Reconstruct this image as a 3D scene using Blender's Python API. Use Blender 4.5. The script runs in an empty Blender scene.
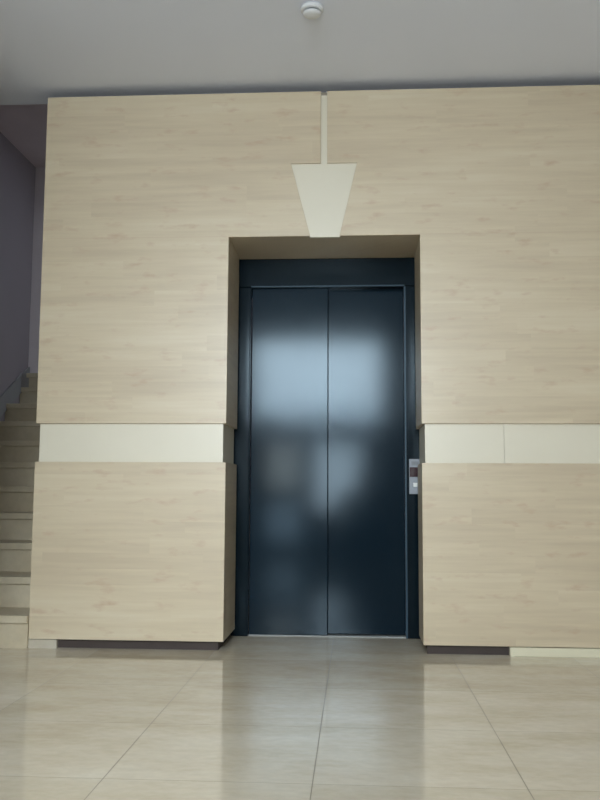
import bpy, bmesh, math
from mathutils import Matrix, Vector

scene = bpy.context.scene
COL = scene.collection

# ------------------------------------------------------------------ camera
CAM = Vector((0.0, -4.58, 0.825))
YAW, PITCH, ROLL, FPX = 0.06332, 0.10197, 0.00519, 879.11
fwd = Vector((-math.sin(YAW) * math.cos(PITCH), math.cos(YAW) * math.cos(PITCH), math.sin(PITCH)))
rgt = Vector((math.cos(YAW), math.sin(YAW), 0))
upv = rgt.cross(fwd)
c, s = math.cos(ROLL), math.sin(ROLL)
r2, u2 = c * rgt + s * upv, -s * rgt + c * upv
cd = bpy.data.cameras.new('camera')
cam = bpy.data.objects.new('camera', cd)
COL.objects.link(cam)
cd.sensor_fit = 'AUTO'
cd.sensor_width = 36.0
cd.lens = FPX / 800.0 * 36.0
cd.clip_start = 0.02
cam.matrix_world = Matrix(((r2.x, u2.x, -fwd.x, CAM.x), (r2.y, u2.y, -fwd.y, CAM.y),
                           (r2.z, u2.z, -fwd.z, CAM.z), (0, 0, 0, 1)))
scene.camera = cam

# ------------------------------------------------------------------ exposure, sky, daylight
scene.view_settings.view_transform = 'Standard'
scene.view_settings.look = 'None'
scene.view_settings.gamma = 1.0
scene.view_settings.use_curve_mapping = False
scene.view_settings.exposure = 0.16

w = bpy.data.worlds.new('sky')
scene.world = w
w.use_nodes = True
bg = w.node_tree.nodes['Background']
bg.inputs[0].default_value = (0.62, 0.75, 0.9, 1)
bg.inputs[1].default_value = 1.6

YB = -6.4                       # inner face of the entrance wall behind the camera


def area(name, loc, sx, sz, power, tilt, spread, col):
    ld = bpy.data.lights.new(name, 'AREA')
    ld.shape = 'RECTANGLE'
    ld.size, ld.size_y = sx, sz
    ld.energy = power
    ld.spread = math.radians(spread)
    ld.color = col
    o = bpy.data.objects.new(name, ld)
    COL.objects.link(o)
    o.location = loc
    o.rotation_euler = (math.radians(90 - tilt), 0, 0)   # faces +Y, tilted down by tilt
    return o


# daylight coming in through the glazing of the entrance wall
DAY = (0.85, 0.94, 1.0)
area('transom_daylight', (-0.52, YB + 0.03, 2.33), 1.72, 1.1, 60, 24, 88, DAY)
area('door_daylight', (-0.24, YB + 0.03, 1.02), 0.62, 0.9, 26, -6, 165, DAY)
area('sidelight_daylight', (-0.98, YB + 0.03, 1.15), 0.42, 0.62, 4.6, 0, 150, (1.0, 0.95, 0.85))
area('sidelight_low_daylight', (-0.98, YB + 0.03, 0.40), 0.42, 0.5, 2.5, 0, 150, (0.7, 0.87, 1.0))


# ------------------------------------------------------------------ materials
def srgb(r, g, b):
    f = lambda v: v / 12.92 if v <= 0.04045 else ((v + 0.055) / 1.055) ** 2.4
    return (f(r / 255), f(g / 255), f(b / 255), 1)


class NT:
    def __init__(self, name):
        self.m = bpy.data.materials.new(name)
        self.m.use_nodes = True
        self.t = self.m.node_tree
        self.b = self.t.nodes['Principled BSDF']

    def n(self, typ, **kw):
        nd = self.t.nodes.new(typ)
        for k, v in kw.items():
            setattr(nd, k, v)
        return nd

    def l(self, a, b):
        self.t.links.new(a, b)

    def math(self, op, a, b=None, c=None):
        nd = self.n('ShaderNodeMath', operation=op)
        for i, v in enumerate((a, b, c)):
            if v is None:
                continue
            if isinstance(v, (int, float)):
                nd.inputs[i].default_value = v
            else:
                self.l(v, nd.inputs[i])
        return nd.outputs[0]

    def pos(self, scale=(1, 1, 1), loc=(0, 0, 0)):
        g = self.n('ShaderNodeNewGeometry')
        mp = self.n('ShaderNodeMapping')
        mp.inputs['Scale'].default_value = scale
        mp.inputs['Location'].default_value = loc
        self.l(g.outputs['Position'], mp.inputs['Vector'])
        return mp.outputs[0]

    def noise(self, vec, scale, detail=3, rough=0.5):
        nd = self.n('ShaderNodeTexNoise')
        nd.inputs['Scale'].default_value = scale
        nd.inputs['Detail'].default_value = detail
        nd.inputs['Roughness'].default_value = rough
        self.l(vec, nd.inputs['Vector'])
        return nd.outputs['Fac']

    def ramp(self, fac, stops):
        nd = self.n('ShaderNodeValToRGB')
        e = nd.color_ramp.elements
        while len(e) < len(stops):
            e.new(0.5)
        for el, (p, col) in zip(e, stops):
            el.position = p
            el.color = col
        self.l(fac, nd.inputs[0])
        return nd.outputs[0]

    def mix(self, mode, fac, a, b):
        nd = self.n('ShaderNodeMix', data_type='RGBA', blend_type=mode)
        for i, v in ((0, fac), (6, a), (7, b)):
            if isinstance(v, (int, float, tuple)):
                nd.inputs[i].default_value = v
            else:
                self.l(v, nd.inputs[i])
        return nd.outputs[2]

    def bump(self, h, strength, dist=0.01):
        nd = self.n('ShaderNodeBump')
        nd.inputs['Strength'].default_value = strength
        nd.inputs['Distance'].default_value = dist
        self.l(h, nd.inputs['Height'])
        self.l(nd.outputs[0], self.b.inputs['Normal'])


def plain(name, col, rough=0.5, metal=0.0, spec=0.5, var=0.06, scale=6.0):
    t = NT(name)
    f = t.noise(t.pos(), scale, 4)
    lo = tuple(v * (1 - var) for v in col[:3]) + (1,)
    hi = tuple(min(1, v * (1 + var)) for v in col[:3]) + (1,)
    t.l(t.ramp(f, [(0.3, lo), (0.7, hi)]), t.b.inputs['Base Color'])
    t.b.inputs['Roughness'].default_value = rough
    t.b.inputs['Metallic'].default_value = metal
    t.b.inputs['Specular IOR Level'].default_value = spec
    return t.m


def maple(name):
    """horizontal-strip maple laminate"""
    t = NT(name)
    g = t.n('ShaderNodeNewGeometry')
    sep = t.n('ShaderNodeSeparateXYZ')
    t.l(g.outputs['Position'], sep.inputs[0])
    along = t.math('ADD', sep.outputs[0], t.math('MULTIPLY', sep.outputs[1], 1.0))
    z = sep.outputs[2]
    row = t.math('FLOOR', t.math('DIVIDE', z, 0.082))
    wn = t.n('ShaderNodeTexWhiteNoise', noise_dimensions='1D')
    t.l(row, wn.inputs['W'])
    off = t.math('MULTIPLY', wn.outputs['Value'], 3.0)
    cell = t.math('FLOOR', t.math('DIVIDE', t.math('ADD', along, off), 0.85))
    comb = t.n('ShaderNodeCombineXYZ')
    t.l(cell, comb.inputs[0]); t.l(row, comb.inputs[1])
    wn2 = t.n('ShaderNodeTexWhiteNoise', noise_dimensions='2D')
    t.l(comb.outputs[0], wn2.inputs['Vector'])
    # stretched grain, shifted for every strip
    cv = t.n('ShaderNodeCombineXYZ')
    t.l(t.math('MULTIPLY', along, 1.6), cv.inputs[0])
    t.l(t.math('MULTIPLY', z, 26.0), cv.inputs[1])
    t.l(t.math('MULTIPLY', wn2.outputs['Value'], 9.0), cv.inputs[2])
    grain = t.noise(cv.outputs[0], 1.0, 5, 0.6)
    cv2 = t.n('ShaderNodeCombineXYZ')
    t.l(t.math('MULTIPLY', along, 6.5), cv2.inputs[0])
    t.l(t.math('MULTIPLY', z, 19.0), cv2.inputs[1])
    fleck = t.noise(cv2.outputs[0], 1.0, 3, 0.55)
    cv3 = t.n('ShaderNodeCombineXYZ')
    t.l(t.math('MULTIPLY', along, 0.7), cv3.inputs[0])
    t.l(t.math('MULTIPLY', z, 3.2), cv3.inputs[1])
    broad = t.noise(cv3.outputs[0], 1.0, 2, 0.5)
    tone = t.math('ADD', t.math('MULTIPLY', wn2.outputs['Value'], 0.065),
                  t.math('ADD', t.math('MULTIPLY', grain, 0.5), t.math('MULTIPLY', broad, 0.42)))
    base = t.ramp(tone, [(0.36, WOOD_D), (0.53, WOOD_M), (0.70, WOOD_L)])
    fl = t.ramp(fleck, [(0.58, (0, 0, 0, 1)), (0.78, (1, 1, 1, 1))])
    flf = t.math('MULTIPLY', fl, 0.75)
    colr = t.mix('MIX', flf, base, WOOD_F)
    joint = t.math('LESS_THAN', t.math('ABSOLUTE', t.math('SUBTRACT', z, 2.179)), 0.0014)
    colr = t.mix('MIX', t.math('MULTIPLY', joint, 0.35), colr, WOOD_F)
    t.l(colr, t.b.inputs['Base Color'])
    t.b.inputs['Roughness'].default_value = 0.34
    t.b.inputs['Specular IOR Level'].default_value = 0.68
    t.bump(grain, 0.03, 0.002)
    return t.m


WOOD_D = srgb(197, 181, 154)
WOOD_M = srgb(209, 194, 166)
WOOD_L = srgb(217, 205, 180)
WOOD_F = srgb(190, 161, 134)


def marble(name, tiles=True, dark=1.0, tint=(1, 1, 1)):
    t = NT(name)
    g = t.n('ShaderNodeNewGeometry')
    sep = t.n('ShaderNodeSeparateXYZ')
    t.l(g.outputs['Position'], sep.inputs[0])
    cloud = t.noise(t.pos((1.0, 2.2, 1.0)), 2.4, 6, 0.6)
    fine = t.noise(t.pos((1.0, 1.6, 1.0)), 22.0, 4, 0.6)
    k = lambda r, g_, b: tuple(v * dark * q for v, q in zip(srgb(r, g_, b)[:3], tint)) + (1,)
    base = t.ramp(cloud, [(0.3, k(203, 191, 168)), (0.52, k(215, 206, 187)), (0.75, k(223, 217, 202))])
    f2 = t.ramp(fine, [(0.35, (0.93, 0.93, 0.93, 1)), (0.65, (1.03, 1.03, 1.03, 1))])
    col = t.mix('MULTIPLY', 0.8, base, f2)
    if tiles:
        T = 0.6005
        ux = t.math('DIVIDE', t.math('ADD', sep.outputs[0], 0.1225), T)
        uy = t.math('DIVIDE', t.math('ADD', sep.outputs[1], 1.405), T)
        comb = t.n('ShaderNodeCombineXYZ')
        t.l(t.math('FLOOR', ux), comb.inputs[0]); t.l(t.math('FLOOR', uy), comb.inputs[1])
        wn = t.n('ShaderNodeTexWhiteNoise', noise_dimensions='2D')
        t.l(comb.outputs[0], wn.inputs['Vector'])
        tone = t.ramp(wn.outputs['Value'], [(0.0, (0.9, 0.885, 0.85, 1)), (1.0, (1.03, 1.03, 1.03, 1))])
        col = t.mix('MULTIPLY', 1.0, col, tone)
        dx = t.math('ABSOLUTE', t.math('SUBTRACT', t.math('FRACT', t.math('ADD', ux, 0.5)), 0.5))
        dy = t.math('ABSOLUTE', t.math('SUBTRACT', t.math('FRACT', t.math('ADD', uy, 0.5)), 0.5))
        jx = t.math('LESS_THAN', dx, 0.0022)
        jy = t.math('LESS_THAN', dy, 0.0026)
        j = t.math('MAXIMUM', t.math('MULTIPLY', jx, 0.8), t.math('MULTIPLY', jy, 0.4))
        col = t.mix('MIX', j, col, k(96, 88, 74))
        t.l(t.math('ADD', t.math('MULTIPLY', j, 0.4), FLOOR_ROUGH), t.b.inputs['Roughness'])
    else:
        t.b.inputs['Roughness'].default_value = 0.35
    t.l(col, t.b.inputs['Base Color'])
    t.b.inputs['Specular IOR Level'].default_value = 0.42
    return t.m


FLOOR_ROUGH = 0.09
M_WOOD = maple('maple_laminate')
M_CREAM = plain('cream_board', srgb(224, 217, 197), 0.36, spec=.8, var=0.015, scale=3)
M_FLOOR = marble('polished_marble_tiles')
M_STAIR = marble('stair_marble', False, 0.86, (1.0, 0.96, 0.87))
M_CEIL = plain('ceiling_paint', srgb(234, 238, 249), 0.9, spec=0.1, var=0.012, scale=1.5)
M_WALL = plain('wall_paint', srgb(218, 214, 208), 0.9, spec=0.1, var=0.02, scale=1.5)
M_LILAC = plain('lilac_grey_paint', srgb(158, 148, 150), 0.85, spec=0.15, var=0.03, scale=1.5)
M_DARK = plain('dark_plinth', srgb(66, 56, 52), 0.7, var=0.1)
M_CORE = plain('shaft_plaster', srgb(120, 112, 98), 0.9, var=0.05)
M_SKIRT = plain('pale_skirting', srgb(224, 218, 192), 0.4, var=0.02)


def enamel(name, col, rough):
    t = NT(name)
    t.b.inputs['Base Color'].default_value = col
    f = t.noise(t.pos((1, 1, 1)), 5.0, 4, 0.6)
    t.l(t.math('ADD', t.math('MULTIPLY', f, 0.03), rough - 0.015), t.b.inputs['Roughness'])
    t.b.inputs['Specular IOR Level'].default_value = 0.2
    t.b.inputs['Specular Tint'].default_value = (0.74, 0.9, 1.0, 1)
    t.bump(t.noise(t.pos(), 60.0, 2), 0.02, 0.001)
    return t.m


M_LEAF = enamel('navy_enamel', srgb(16, 31, 42), 0.125)
M_FRAME = enamel('navy_frame_enamel', srgb(14, 25, 32), 0.13)
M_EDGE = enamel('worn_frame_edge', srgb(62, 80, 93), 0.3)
M_STEEL = plain('brushed_steel', srgb(128, 133, 139), 0.45, 0.35, var=0.05, scale=60)
M_SILL = plain('aluminium_sill', srgb(150, 153, 152), 0.45, 0.3, var=0.03)
M_DISP = plain('maroon_display', srgb(58, 32, 38), 0.15, var=0.1)
M_BTN = plain('white_button', srgb(244, 246, 242), 0.3, var=0.01)
M_GREY = plain('grey_print', srgb(112, 116, 122), 0.5, var=0.03)
M_PLAST = plain('white_plastic', srgb(228, 230, 232), 0.4, var=0.01)
M_BLACK = plain('dark_slot', srgb(36, 38, 42), 0.6, var=0.05)
M_ALU = plain('dark_window_frame', srgb(70, 72, 74), 0.5, 0.2, var=0.04)
M_GLASS = NT('clear_glass').m
_b = M_GLASS.node_tree.nodes['Principled BSDF']
_b.inputs['Transmission Weight'].default_value = 1.0
_b.inputs['Roughness'].default_value = 0.0
_b.inputs['Base Color'].default_value = (0.95, 0.98, 1, 1)


# ------------------------------------------------------------------ mesh helpers
def box(bm, x0, x1, y0, y1, z0, z1, bev=0.0):
    r = bmesh.ops.create_cube(bm, size=1.0)
    for v in r['verts']:
        v.co = Vector((x0 + (v.co.x + .5) * (x1 - x0), y0 + (v.co.y + .5) * (y1 - y0), z0 + (v.co.z + .5) * (z1 - z0)))
    if bev:
        es = {e for v in r['verts'] for e in v.link_edges}
        bmesh.ops.bevel(bm, geom=list(es), offset=bev, segments=2, profile=0.5, affect='EDGES')


def prism(bm, pts, y0, y1, bev=0.0):
    """polygon in X,Z extruded along Y"""
    a = [bm.verts.new((x, y0, z)) for x, z in pts]
    b = [bm.verts.new((x, y1, z)) for x, z in pts]
    n = len(pts)
    f0 = bm.faces.new(a)
    bm.faces.new(b[::-1])
    for i in range(n):
        bm.faces.new((a[i], b[i], b[(i + 1) % n], a[(i + 1) % n]))
    bmesh.ops.recalc_face_normals(bm, faces=bm.faces[:])
    if bev:
        bmesh.ops.bevel(bm, geom=list(f0.edges), offset=bev, segments=2, profile=0.5, affect='EDGES')


def lathe(bm, prof, cx, cy, n=40):
    rings = []
    for r, z in prof:
        rings.append([bm.verts.new((cx + r * math.cos(2 * math.pi * i / n), cy + r * math.sin(2 * math.pi * i / n), z))
                      for i in range(n)])
    for a, b in zip(rings, rings[1:]):
        for i in range(n):
            bm.faces.new((a[i], a[(i + 1) % n], b[(i + 1) % n], b[i]))
    bm.faces.new(rings[-1])
    bm.faces.new(rings[0][::-1])
    bmesh.ops.recalc_face_normals(bm, faces=bm.faces[:])


def obj(name, bm, m, parent=None, label=None, smooth=False):
    me = bpy.data.meshes.new(name)
    bmesh.ops.triangulate(bm, faces=[f for f in bm.faces if len(f.verts) > 4])
    bm.to_mesh(me)
    bm.free()
    if smooth:
        for p in me.polygons:
            p.use_smooth = True
    me.materials.append(m)
    o = bpy.data.objects.new(name, me)
    COL.objects.link(o)
    if parent:
        o.parent = parent
        o.matrix_parent_inverse = Matrix.Translation(-world(parent))
    if label:
        o['label'] = label
    return o


def world(o):
    p = Vector(o.location)
    if o.parent:
        p = p + o.matrix_parent_inverse.to_translation() + world(o.parent)
    return p


def bx(name, dims, m, parent=None, bev=0.0, label=None):
    bm = bmesh.new()
    box(bm, *dims, bev=bev)
    return obj(name, bm, m, parent, label)


def tag(o, label, cat, group=None):
    o['label'] = label
    o['category'] = cat
    if group:
        o['group'] = group
    return o


def thing(name, loc, label, cat, group=None):
    o = bpy.data.objects.new(name, None)
    o.empty_display_size = 0.1
    COL.objects.link(o)
    o.location = loc
    return tag(o, label, cat, group)


def struct(o):
    o['kind'] = 'structure'
    return o


# ------------------------------------------------------------------ key dimensions
XW, XE = -2.85, 2.4             # left wall, right wall
X0, XL, XR = -1.700, -0.679, 0.3425
ZB, ZLO, ZUP, ZS, ZT = 0.047, 0.967, 1.171, 2.176, 2.982
ZC = 3.03                       # ceiling
YC = 0.185                      # back edge of the lobby ceiling
YF = 0.468                      # front of the elevator frame
YR = 0.43                       # back end of the side linings
TH = 0.0165                     # cladding thickness
GX0, GX1 = -0.185, -0.151       # groove over the keystone
ZH = 3.68                       # stairwell ceiling
YE = 2.86                       # stairwell back wall

# ------------------------------------------------------------------ the setting
struct(bx('floor', (XW - .15, XE + .15, YB - .15, 3.0, -.15, 0), M_FLOOR))
struct(bx('ceiling', (XW - .15, XE + .15, YB - .15, YC, ZC, ZC + .25), M_CEIL))
bm = bmesh.new()
box(bm, XW - .15, X0 + .03, YC, 3.0, ZH, ZH + .15)
struct(obj('ceiling_stairwell', bm, plain('stair_ceiling_paint', srgb(226, 212, 214), .9, spec=.1, var=.02)))
struct(bx('wall_left_light_block', (XW - .15, -1.72, YB - .15, -1.0, 0, ZC - .001), M_WALL))  # unseen wall block, added to keep window light off the upper stairs
struct(bx('wall_left_stairs', (XW - .15, XW, -1.0, YC, 0, ZC - .001), M_WALL))
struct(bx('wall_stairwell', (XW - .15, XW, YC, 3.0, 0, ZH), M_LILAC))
struct(bx('wall_stairwell_end', (XW, 2.4, YE, 3.0, 0, ZH), plain('lilac_paint_lit', srgb(226, 216, 218), .85, spec=.15, var=.02)))  # lighter colour stands in for light falling on the end wall
struct(bx('wall_stairwell_front', (XW - .15, X0 + .03, YC - .15, YC, ZC + .25, ZH + .15), M_LILAC))
struct(bx('wall_right', (XE, XE + .15, YB - .15, 3.0, 0, ZC), M_WALL))

# shaft walls behind the cladding, left and right of the recess and above it
bm = bmesh.new()
box(bm, X0 + .035, XL - .036, .036, 1.6, 0, 2.95)
box(bm, .40, XE, .036, 1.6, 0, 2.95)
box(bm, XL - .036, .40, .036, 1.6, ZS + .02, 2.95)
box(bm, X0 + .035, XE, YC + .001, 1.6, ZC - .001, ZH)
struct(obj('wall_front', bm, M_CORE))

struct(bx('trim_gap_bounce', (X0 + .035, XE, .115, .15, 2.9502, ZC - .001), plain('gap_bounce_grey', srgb(168, 158, 142), .9, spec=.1, var=.02)))  # strip added behind the gap over the panels, bounces light into it

# entrance wall behind the camera: glazed door, sidelight and transom
WX0, WX1 = -1.46, 0.42
bm = bmesh.new()
box(bm, -1.72, WX0, YB - .15, YB, 0, ZC - .001)
box(bm, WX1, XE, YB - .15, YB, 0, ZC - .001)
box(bm, WX0, WX1, YB - .15, YB, 2.93, ZC - .001)
struct(obj('wall_back', bm, M_WALL))
win = struct(bx('window_1', (WX0 + .06, WX1 - .06, YB - .085, YB - .079, 1.75, 2.88), M_GLASS))
bm = bmesh.new()
box(bm, WX0, WX0 + .06, YB - .12, YB - .02, 1.6, 2.93)
box(bm, WX1 - .06, WX1, YB - .12, YB - .02, 1.6, 2.93)
box(bm, WX0 + .06, WX1 - .06, YB - .12, YB - .02, 2.87, 2.93)
box(bm, WX0 + .06, WX1 - .06, YB - .12, YB - .02, 1.6, 1.76)
obj('window_frame', bm, M_ALU, win)
dr = struct(bx('door_1', (-.56, .09, YB - .085, YB - .079, .54, 1.5), M_GLASS))
bm = bmesh.new()
box(bm, -.69, -.55, YB - .11, YB - .04, 0, 1.6)
box(bm, .08, WX1, YB - .11, YB - .04, 0, 1.6)
box(bm, -.55, .08, YB - .11, YB - .04, 0, .55)
box(bm, -.55, .08, YB - .11, YB - .04, 1.49, 1.6)
obj('door_frame', bm, M_ALU, dr)
sd = struct(bx('window_2', (-1.2, -.76, YB - .085, YB - .079, .12, 1.5), M_GLASS))
bm = bmesh.new()
box(bm, WX0, -1.19, YB - .11, YB - .04, 0, 1.6)
box(bm, -.77, -.69, YB - .11, YB - .04, 0, 1.6)
box(bm, -1.19, -.77, YB - .11, YB - .04, 0, .14)
box(bm, -1.19, -.77, YB - .11, YB - .04, .66, .83)
box(bm, -1.19, -.77, YB - .11, YB - .04, 1.49, 1.6)
obj('window_frame', bm, M_ALU, sd)

# foot of the cladding: dark recessed plinths, stone return, pale skirting
struct(bx('baseboard_left', (-1.552, XL - .03, .03, .0355, 0, ZB + .02), M_DARK))
struct(bx('baseboard_recess_left', (XL - .035, XL - .03, .0355, YF, 0, ZB + .02), M_DARK))
struct(bx('baseboard_middle', (XR + .02, .774, .03, .0355, 0, ZB + .02), M_DARK))
struct(bx('baseboard_recess_right', (XR + .03, XR + .035, .0355, YF, 0, ZB + .02), M_DARK))
struct(bx('baseboard_right', (.774, XE, -.003, .0355, 0, .0435), M_SKIRT, bev=.001))
struct(bx('trim_1', (X0 - .001, -1.552, .004, .0355, 0, ZB - .003), marble('kerb_marble', False, .8)))

# ------------------------------------------------------------------ maple cladding
PANELS = 'maple cladding panels around the elevator'


def panel(pts, label):
    bm = bmesh.new()
    prism(bm, pts, 0.0, TH, 0.0012)
    return tag(obj('wood_panel', bm, M_WOOD), label, 'wood panel', PANELS)


p = panel([(X0, ZUP), (XL, ZUP), (XL, ZS), (-.241, ZS), (-.346, 2.578), (GX0, 2.578), (GX0, ZT), (X0, ZT)],
          'tall maple wood panel above the cream band, between the staircase and the elevator door')
bx('side_lining', (XL - TH, XL, TH, YR, ZUP, ZS + .001), M_WOOD, p)
bx('return', (X0, X0 + TH, TH, 1.6, ZUP, ZT), M_WOOD, p)
p = panel([(XR, ZUP), (XE - .002, ZUP), (XE - .002, ZT), (GX1, ZT), (GX1, 2.578), (.010, 2.578), (-.084, ZS), (XR, ZS)],
          'tall maple wood panel above the cream band, right of the elevator door')
bx('side_lining', (XR, XR + TH, TH, YR, ZUP, ZS + .001), M_WOOD, p)
p = panel([(X0, ZB), (XL, ZB), (XL, ZLO), (X0, ZLO)],
          'square maple wood panel below the cream band, beside the lowest stairs')
bx('side_lining', (XL - TH, XL, TH, YR, ZB, ZLO), M_WOOD, p)
bx('return', (X0, X0 + TH, TH, 1.6, ZB, ZLO), M_WOOD, p)
p = panel([(XR, ZB), (XE - .002, ZB), (XE - .002, ZLO), (XR, ZLO)],
          'low maple wood panel below the cream band, right of the call button')
bx('side_lining', (XR, XR + TH, TH, .31, ZB, ZLO), M_WOOD, p)

bm = bmesh.new()
box(bm, XL - TH, XR + TH, TH, YF - .001, ZS + .0012, ZS + .0185)
tag(obj('soffit_panel', bm, M_WOOD), 'shaded maple soffit panel over the elevator recess, under the keystone', 'soffit panel')

# cream bands between the upper and lower panels
BANDS = 'cream bands between the maple panels'
XS = 0.766
b = tag(bx('cream_band', (-1.683, XL - .018, TH, TH + .017, ZLO + .0003, ZUP - .0003), M_CREAM),
        'cream recessed band between the two wood panels on the staircase side', 'band', BANDS)
bx('side_lining', (XL - .034, XL - .018, TH + .017, YR, ZLO + .0003, ZUP - .0003), M_CREAM, b)
b = tag(bx('cream_band', (XR + .018, XS - .0008, TH, TH + .017, ZLO + .0003, ZUP - .0003), M_CREAM),
        'short cream recessed band just right of the elevator, left of the fine joint', 'band', BANDS)
bx('side_lining', (XR + .018, XR + .034, TH + .017, YR, ZLO + .0003, ZUP - .0003), M_CREAM, b)
b = tag(bx('cream_band', (XS + .0008, XE - .002, TH, TH + .017, ZLO + .0003, ZUP - .0003), M_CREAM),
        'cream recessed band at the far right, past the fine vertical joint', 'band', BANDS)

# keystone
bm = bmesh.new()
prism(bm, [(-.2435, ZS - .004), (-.0815, ZS - .004), (.016, 2.592), (-.352, 2.592)], .012, TH + .017, .001)
k = tag(obj('keystone', bm, M_CREAM), 'cream tapered keystone inset in the wood above the elevator door', 'keystone')
bx('stem', (GX0 - .004, GX1 + .004, TH, TH + .014, 2.592, ZT - .017), M_CREAM, k)

# ------------------------------------------------------------------ elevator door
JL, JR, HZ = -.611, .284, 2.012
e = thing('elevator_door', (-.16, YF, 0), 'dark navy enamelled two-leaf sliding elevator door in its steel frame', 'elevator door')
fr = bx('frame_header', (XL - .03, .395, YF, YF + .15, HZ, ZS + .0005), M_FRAME, e, .002)
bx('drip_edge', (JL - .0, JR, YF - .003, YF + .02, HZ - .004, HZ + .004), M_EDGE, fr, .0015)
bm = bmesh.new()
box(bm, XL - .029, JL, YF, YF + .15, 0, HZ, .007)
jb = obj('jamb', bm, M_FRAME, e)
bx('edge_strip', (JL - .004, JL + .002, YF - .0015, YF + .03, 0.002, HZ - .005), M_FRAME, jb, .001)
bm = bmesh.new()
box(bm, JR, .395, YF, YF + .15, 0, HZ, .007)
jb = obj('jamb', bm, M_FRAME, e)
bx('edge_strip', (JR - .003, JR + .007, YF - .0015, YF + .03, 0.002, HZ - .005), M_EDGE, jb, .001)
bx('door_leaf', (JL + .003, -.159, YF + .035, YF + .065, .006, HZ + .02), M_LEAF, e, .004)
bx('door_leaf', (-.19, JR - .001, YF + .083, YF + .113, .008, HZ + .02), M_LEAF, e, .004)
bx('sill', (JL + .001, JR - .001, YF + .037, YF + .15, .0005, .005), M_SILL, e, label='pale metal sill')

# ------------------------------------------------------------------ call panel
cp = thing('call_panel', (.338, YF - .006, .805), 'small steel call panel with white button on the right elevator jamb', 'call panel')
PX0, PX1 = .304, .372
bx('faceplate', (PX0, PX1, YF - .006, YF - .0003, .805, 1.004), M_STEEL, cp, .0015)
bx('display', (PX0 + .003, PX1 - .003, YF - .0085, YF - .006, .902, .957), M_DISP, cp, .001, 'dark maroon display window')
bx('label_plate', (PX0 + .014, PX1 - .014, YF - .0068, YF - .006, .968, .990), M_GREY, cp, 0, 'grey printed marking')
bt = bx('call_button', (.327, .350, YF - .010, YF - .006, .846, .869), M_BTN, cp, .002, 'white square push button')

# ------------------------------------------------------------------ staircase
st = thing('staircase', (-2.27, -.03, 0), 'pale marble staircase climbing behind the wood panels on the left', 'staircase')
RI, GO, Y1 = .168, .30, -.03
SX0, SX1 = XW + .002, X0 - .002
N = 10
for i in range(N):
    y = Y1 + i * GO
    z = (i + 1) * RI
    yb = y + GO + .03 if i < N - 1 else YE - .002
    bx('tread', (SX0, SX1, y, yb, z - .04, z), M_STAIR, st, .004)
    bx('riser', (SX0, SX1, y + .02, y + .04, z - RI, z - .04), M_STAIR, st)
# the flight turns right along the end wall
for i in range(3):
    x = -2.785 + i * GO
    z = N * RI + (1 + i) * .12
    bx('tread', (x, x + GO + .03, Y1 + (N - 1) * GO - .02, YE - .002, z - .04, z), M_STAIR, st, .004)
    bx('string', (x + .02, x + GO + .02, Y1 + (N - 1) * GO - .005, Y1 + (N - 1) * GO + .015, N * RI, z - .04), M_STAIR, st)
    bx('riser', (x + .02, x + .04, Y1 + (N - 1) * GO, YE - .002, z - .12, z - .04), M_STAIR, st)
bm = bmesh.new()
a0 = (Y1 - .1, .0)
pts = [(Y1 - .02, 0), (Y1 - .02, .21), (Y1 + (N - 1) * GO, N * RI + .11), (YE - .002, N * RI + .20), (YE - .002, N * RI), (Y1 + (N - 1) * GO, N * RI - .05)]
va = [bm.verts.new((SX0, yy, zz)) for yy, zz in pts]
vb = [bm.verts.new((SX0 + .015, yy, zz)) for yy, zz in pts]
bm.faces.new(va); bm.faces.new(vb[::-1])
for i in range(len(pts)):
    j = (i + 1) % len(pts)
    bm.faces.new((va[i], vb[i], vb[j], va[j]))
bmesh.ops.recalc_face_normals(bm, faces=bm.faces[:])
box(bm, SX0 + .015, -2.745, Y1 + (N - 1) * GO + .0, Y1 + (N - 1) * GO + .02, N * RI + .001, N * RI + .12)
obj('stair_skirting', bm, plain('grey_skirting', srgb(150, 147, 146), .7, var=.03), st, 'sloping grey skirting')

# ------------------------------------------------------------------ smoke detector
dx, dy = -.197, -.752
sm = thing('smoke_detector', (dx, dy, ZC), 'small round white smoke detector on the ceiling near the top edge', 'smoke detector')
bm = bmesh.new()
lathe(bm, [(.050, ZC - .0005), (.053, ZC - .006), (.051, ZC - .016), (.044, ZC - .020)], dx, dy)
obj('base', bm, M_PLAST, sm)
bm = bmesh.new()
lathe(bm, [(.034, ZC - .0195), (.034, ZC - .028)], dx, dy)
obj('vent_slot', bm, M_BLACK, sm, 'dark vent ring')
bm = bmesh.new()
lathe(bm, [(.041, ZC - .0275), (.042, ZC - .031), (.036, ZC - .038), (.020, ZC - .042), (.004, ZC - .043)], dx, dy)
obj('cover', bm, M_PLAST, sm, smooth=True)

# ------------------------------------------------------------------ the person crouching behind the camera (seen mirrored in the door)
def skin_body(name, verts, edges, radii, root, mats, pick, sub=2):
    me = bpy.data.meshes.new(name)
    me.from_pydata(verts, edges, [])
    o = bpy.data.objects.new(name, me)
    COL.objects.link(o)
    sk = o.modifiers.new('skin', 'SKIN')
    sk.use_smooth_shade = True
    if not me.skin_vertices:
        with bpy.context.temp_override(object=o, active_object=o):
            pass
    for i, r in enumerate(radii):
        d = me.skin_vertices[0].data[i]
        d.radius = r if isinstance(r, tuple) else (r, r)
        d.use_root = (i == root)
    sb = o.modifiers.new('sub', 'SUBSURF')
    sb.levels = sb.render_levels = sub
    dg = bpy.context.evaluated_depsgraph_get()
    m2 = bpy.data.meshes.new_from_object(o.evaluated_get(dg))
    o.modifiers.clear()
    o.data = m2
    m2.materials.clear()
    for m in mats:
        m2.materials.append(m)
    for p in m2.polygons:
        p.use_smooth = True
        p.material_index = pick(p.center)
    return o


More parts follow.
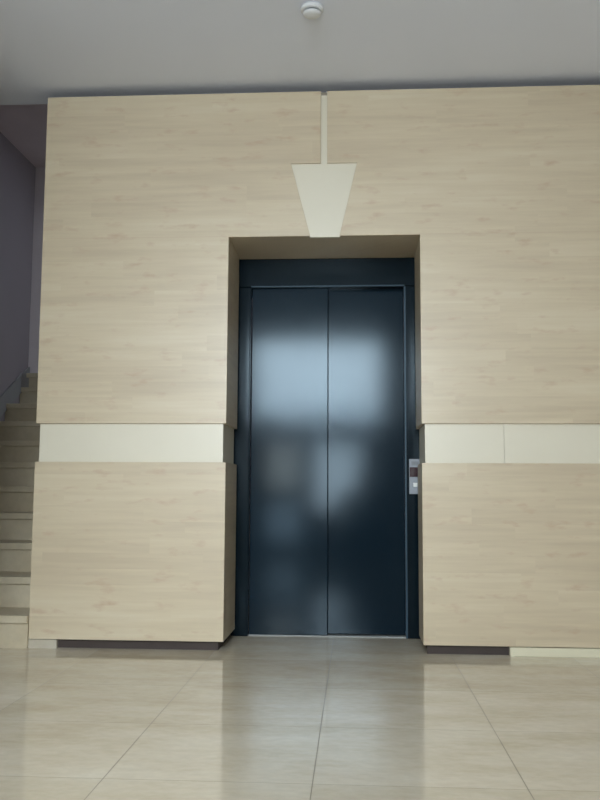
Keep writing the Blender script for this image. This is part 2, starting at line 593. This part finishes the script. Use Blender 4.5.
M_CLOTH = plain('dark_clothes', srgb(30, 32, 38), 0.9, spec=0.1, var=0.1)
M_SKIN = plain('skin', srgb(190, 142, 118), 0.55, var=0.04)
M_HAIR = plain('dark_hair', srgb(34, 26, 22), 0.6, var=0.1)
PX, PY = 0.10, -4.98
V, E_, RR = [], [], []


def add(co, r, parent=None):
    V.append((PX + co[0], PY + co[1], co[2]))
    RR.append(r)
    if parent is not None:
        E_.append((parent, len(V) - 1))
    return len(V) - 1


pel = add((0, -.10, .34), (.17, .15))
ab = add((0, -.06, .52), (.155, .13), pel)
ch = add((0, .0, .70), (.19, .14), ab)
nb = add((0, .03, .82), (.10, .085), ch)
nk = add((0, .05, .88), .055, nb)
hd = add((0, .08, .95), (.075, .09), nk)
tp = add((0, .085, 1.035), (.07, .085), hd)
for sgn in (-1, 1):
    h = add((sgn * .10, -.07, .30), .105, pel)
    kn = add((sgn * .23, .27, .44), .072, h)
    sh = add((sgn * .22, .10, .24), .06, kn)
    an = add((sgn * .20, .0, .085), .045, sh)
    to = add((sgn * .23, .20, .045), .04, an)
    s_ = add((sgn * .20, .02, .775), .07, ch)
    el = add((sgn * .31, .14, .60), .048, s_)
    wr = add((sgn * .13 - PX * .6, .28, .76), .03, el)
    pm = add((sgn * .085 - PX, .325, .80), (.036, .018), wr)
    for f in range(4):
        bx_ = sgn * (.080 - .004 * f) - PX
        zf = .84 - .018 * f
        k1 = add((bx_, .352, zf), .009, pm)
        k2 = add((bx_ - sgn * .018, .368, zf + .004), .008, k1)
        add((bx_ - sgn * (.036 + .003 * (f in (1, 2))), .366, zf + .003), .007, k2)
    t1 = add((sgn * .066 - PX, .325, .775), .010, pm)
    add((sgn * .044 - PX, .34, .768), .008, t1)
ps = skin_body('person', V, E_, RR, pel, [M_CLOTH, M_SKIN],
               lambda c: 1 if (c.z > .865 and abs(c.x - PX) < .13) or (c.y > PY + .30 and c.z > .74) else 0)
tag(ps, 'person in dark clothes crouching with raised hands, mirrored in the elevator door', 'person')
bm = bmesh.new()
bmesh.ops.create_uvsphere(bm, u_segments=28, v_segments=18, radius=1.0)
for v in bm.verts:
    v.co = Vector((PX + v.co.x * .088, PY + .062 + v.co.y * .10, 1.0 + v.co.z * .10 + .02 * max(0, v.co.y)))
obj('hair', bm, M_HAIR, ps, 'short dark hair', smooth=True)
for ex in (-.03, .03):
    bm = bmesh.new()
    r = bmesh.ops.create_uvsphere(bm, u_segments=12, v_segments=8, radius=.012)
    for v in r['verts']:
        v.co += Vector((PX + ex, PY + .155, .965))
    obj('eye', bm, M_BLACK, ps, smooth=True)
bm = bmesh.new()
prism(bm, [(PX - .014, .925), (PX + .014, .925), (PX, .965)], PY + .15, PY + .185)
obj('nose', bm, M_SKIN, ps)
